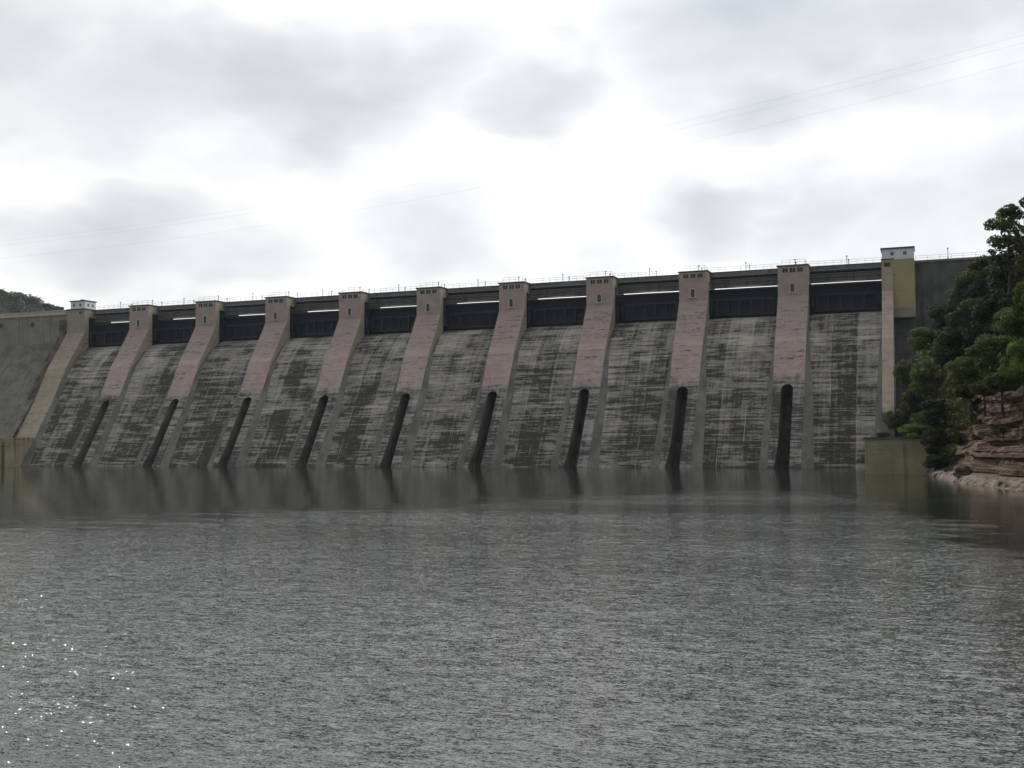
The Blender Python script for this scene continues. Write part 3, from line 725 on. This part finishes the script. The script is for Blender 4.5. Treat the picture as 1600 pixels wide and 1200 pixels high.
def tree(name, label, px, py, rp, Y, crown, group, cat='tree', flat=1.0, trunk=True):
    c = at(px, py, Y); D = (c-CAM).length; r = rp*D/FPX*1.18
    root = empty(name, (c.x, c.y, c.z - 2.3*r*flat), rnd.uniform(0, 6.28))
    o = bpy.data.objects.new('crown', crown); C.objects.link(o); o.parent = root; o.location = (0, 0, 2.3*r*flat)
    o.scale = (r*rnd.uniform(.95, 1.1), r*rnd.uniform(.95, 1.1), r*flat)
    if trunk:
        t = bpy.data.objects.new('trunk', TRK[int(px) % 2]); C.objects.link(t); t.parent = root; t.location = (0, 0, 2.3*r*flat); t.scale = (r, r, r*flat)
    tag(root, label, cat, group)
    return root
G = 'trees crowding the slope right of the dam'
TREES = [
 ('tall open-crowned tree standing against the sky at the right edge', 1602, 366, 50, -82, CRO, 1.05),
 ('upper left spray of open foliage beside the tall skyline tree', 1576, 392, 27, -80, CRO, .8),
 ('dark tree touching the right end wall where its railing disappears', 1552, 428, 34, -48, CR[0], .9),
 ('dark round tree directly below the tall skyline tree', 1592, 432, 36, -66, CR[1], .9),
 ('tree leaning over the dark end wall, highest left of the slope', 1520, 450, 31, -40, CR[2], .9),
 ('dark tree right of the yellow tower, its crown level with the tower foot', 1488, 492, 30, -34, CR[3], .95),
 ('small dark tree in front of the grey wall just below the yellow tower', 1456, 530, 26, -30, CR[4], .95),
 ('low leafy tree nearest the narrow pink pier', 1430, 580, 23, -27, CR[0], 1.05),
 ('wide dark tree in the middle of the slope', 1532, 500, 40, -58, CR[1], .95),
 ('dark tree at mid slope left of the widest one', 1496, 540, 34, -50, CR[2], .95),
 ('dense tree at mid height near the right edge', 1575, 490, 40, -72, CR[3], .95),
 ('drooping tree above the reddish cliff', 1556, 552, 36, -76, CR[4], .95),
 ('dark tree hanging over the cliff corner', 1515, 582, 28, -70, CR[0], .9),
 ('shaded tree low on the slope behind the river wall', 1462, 590, 32, -44, CR[1], .95),
 ('deeply shaded tree between pink pier and cliff', 1436, 628, 24, -36, CR[2], 1.0),
 ('dark tree at the right edge halfway up the slope', 1608, 500, 40, -88, CR[3], .95),
 ('dark tree leaning out over the cliff top, left of the drooping bright tree', 1566, 596, 20, -86, CR[0], .9),
 ('low dark tree overhanging the shaded upper cliff', 1538, 606, 18, -81, CR[1], .8),
 ('dark bush-like tree filling the hollow left of the cliff', 1468, 640, 24, -50, CR[4], .9),
]
for lab, px, py, rp, Y, cr, fl in TREES: tree('broadleaf_tree', lab, px, py, rp, Y, cr, G, flat=fl)
tree('broadleaf_tree', 'bright green sunlit tree drooping over the cliff at the right edge', 1598, 562, 28, -92, CRB[0], G, flat=1.2)
tree('broadleaf_tree', 'lighter green tree at the right edge under the dark ones', 1612, 470, 26, -96, CRB[1], G, flat=1.2)
SH = 'shrubs around the river wall'
for lab, px, py, rp, Y, cr, fl in [
 ('bright yellow-green shrub on top of the river wall', 1436, 674, 26, -47.5, CRB[0], .5),
 ('small yellow-green shrub beside the pink lump on the river wall', 1380, 680, 10, -46, CRB[1], .55),
 ('dark hanging shrub at the right end of the river wall', 1466, 690, 20, -51, CR[1], 1.1),
 ('dark green shrub at the waterline between river wall and rocks', 1462, 722, 16, -54, CR[2], .7),
 ('low green shrub growing on the pale rock shelf', 1484, 736, 9, -60, CRB[1], .5),
 ('dark shrub behind the wall top, left of the cliff', 1448, 655, 18, -46, CR[3], .9),
 ('shaded shrub in the dark corner beside the pink pier foot', 1402, 655, 15, -24, CR[0], 1.2),
 ('green shrub clinging to the cliff face below the overhang', 1568, 672, 8, -86, CRB[0], .7),
 ('small shrub on the cliff corner above the rock shelf', 1508, 612, 14, -76, CR[2], .8)]:
    tree('shrub', lab, px, py, rp, Y, cr, SH, 'shrub', fl, trunk=True)
# undergrowth covering the hillside
def undergrowth():
    rg = random.Random(9); mb = MB(); r0 = [k for k, r_ in enumerate(BROWS) if r_[0] == 's'][0]
    for row in range(r0-5, len(BROWS)):
        for q in range(0, BNX):
            v = BV[row*BNX+q]
            if v[1] < -185 or v[0] > (34 if v[1] > -130 else 60): continue
            if BROWS[row][0] == 'c' and v[1] < -62 and rg.random() < .75: continue
            if rg.random() < .5: leaf_blob(mb, (v[0]+rg.uniform(-.4, .4), v[1]+rg.uniform(-.4, .4), v[2]+.15), rg.uniform(.7, 1.7), 34, .40, rg, .8)
    for row in range(8, r0):              # creepers down the shaded corner behind the river wall
        for q in range(0, BNX):
            v = BV[row*BNX+q]
            if v[1] > -67 and v[2] > (1.5 if v[1] > -55 else 6) and rg.random() < .3: leaf_blob(mb, (v[0]-.2, v[1], v[2]), rg.uniform(.35, .8), 18, .38, rg, .8)
    tag(mb.build('undergrowth', M['leaf']), 'dense dark undergrowth covering the slope beneath the trees', 'undergrowth', kind='stuff')
undergrowth()
# boulders on the shelf
def boulder(c, s, seed):
    bm = bmesh.new(); bmesh.ops.create_icosphere(bm, subdivisions=3, radius=1)
    for v in bm.verts:
        k = 1+.35*mnoise.noise(v.co*1.3+Vector((seed, 0, 0)))+.12*mnoise.noise(v.co*4+Vector((seed, 3, 0)))
        v.co = Vector((v.co.x*k*s[0], v.co.y*k*s[1], max(-.6, v.co.z)*k*s[2]))
    me = bpy.data.meshes.new('boulder'); bm.to_mesh(me); bm.free(); me.materials.append(M['rock'])
    o = bpy.data.objects.new('boulder', me); C.objects.link(o); o.location = c; return o
for px, py, Y, s, lab in [(1474, 742, -57, (1.3, 1.2, .55), 'pale flat boulder at the waterline where the rock shelf begins'),
                          (1505, 738, -74, (1.0, .9, .7), 'rounded reddish boulder at the foot of the cliff corner'),
                          (1540, 752, -80, (1.1, 1.0, .5), 'low pale boulder in the middle of the rock shelf'),
                          (1585, 758, -88, (1.3, .9, .6), 'pale boulder on the rock shelf near the right edge')]:
    c = at(px, py, Y); tag(boulder((c.x, c.y, max(.15, c.z)), s, px*.1), lab, 'boulder', 'boulders on the shore')

# ------------------------------------------------------------------ far hill on the left
def hz(x, y): return 122*math.exp(-(((x+722)**2+(y-430)**2)/(2*150**2))) + 60*math.exp(-(((x+900)**2+(y-300)**2)/(2*150**2))) + 7*mnoise.noise(Vector((x*.02, y*.02, 0)))-3
mb = MB(); n = 60; xs = [-980+ (560)*k/n for k in range(n+1)]; ys = [120+560*k/n for k in range(n+1)]
for a in range(n):
    for b_ in range(n):
        P = [(xs[a], ys[b_]), (xs[a+1], ys[b_]), (xs[a+1], ys[b_+1]), (xs[a], ys[b_+1])]
        mb.quad(*[(x, y, hz(x, y)) for x, y in P])
tag(mb.build('hill', M['soil']), kind='structure')
rg = random.Random(4); mb = MB()
for _ in range(900):
    x, y = rg.uniform(-830, -570), rg.uniform(270, 520); z = hz(x, y)
    if z < 55: continue
    leaf_blob(mb, (x, y, z+rg.uniform(1, 4)), rg.uniform(3, 6.5), 60, 2.4, rg, .75)
tag(mb.build('distant_wood', M['leaf_far']), 'hazy green wood covering the far hill at the left edge', 'wood', kind='stuff')
CRF = [crown_mesh(s, 12, 60, .30, M['leaf_far'], .6, (.3, .5), .7) for s in (31, 32)]
for px, py, rp, lab in [(2, 458, 9, 'tallest rounded tree on the far hill at the left edge'), (24, 466, 10, 'broad tree on the far ridge, second from the left edge'),
                        (50, 470, 8, 'flat-topped tree on the far ridge above the drain holes'), (74, 478, 7, 'tree on the far ridge halfway to the white cabin'),
                        (93, 482, 6, 'small tree on the far ridge just left of the white cabin')]:
    tree('ridge_tree', lab, px, py, rp, 415, CRF[px % 2], 'trees along the far ridge', flat=.8)
# land behind the left end of the dam
def land(x0, x1, y0, y1, z, name): return tag(MB().box(x0, x1, y0, y1, -2, z).build(name, M['soil']), kind='structure')

# ------------------------------------------------------------------ power lines
for k, (pl, lab) in enumerate([([(24, 94), (-35.5, 83.9), (-92, 77.3), (-170, 70.6), (-289, 68.2), (-420, 70)], 'lowest thin power line crossing the sky from the upper right'),
                               ([(24.2, 100.5), (-35.4, 91.3), (-96, 83.6), (-181, 76.5), (-289, 74.2), (-420, 76)], 'highest of the two close power lines in the upper right sky'),
                               ([(24.2, 99.4), (-35.4, 90.0), (-96, 82.3), (-181, 75.5), (-289, 73.4), (-420, 75)], 'lower of the two close power lines in the upper right sky')]):
    # fit a parabola so that the cable sags smoothly
    xs_ = np.array([p[0] for p in pl]); zs_ = np.array([p[1] for p in pl]); cf = np.polyfit(xs_, zs_, 2)
    pts = [(x, 80+k*2.0, float(np.polyval(cf, x))) for x in np.linspace(110, -430, 60)]
    tag(MB().tube(pts, .011, 5).build('power_line', M['wire']), lab, 'power line', 'power lines across the sky')

# ------------------------------------------------------------------ air
hm = bpy.data.materials.new('damp_air'); hm.use_nodes = True; t = hm.node_tree; t.nodes.clear()
o_ = t.nodes.new('ShaderNodeOutputMaterial'); v_ = t.nodes.new('ShaderNodeVolumePrincipled')
v_.inputs['Color'].default_value = (.86, .93, 1, 1); v_.inputs['Density'].default_value = .00006; v_.inputs['Anisotropy'].default_value = .2
t.links.new(v_.outputs[0], o_.inputs['Volume'])
tag(MB().box(-1020, 420, -420, 720, -4, 175).build('haze', hm), kind='stuff')
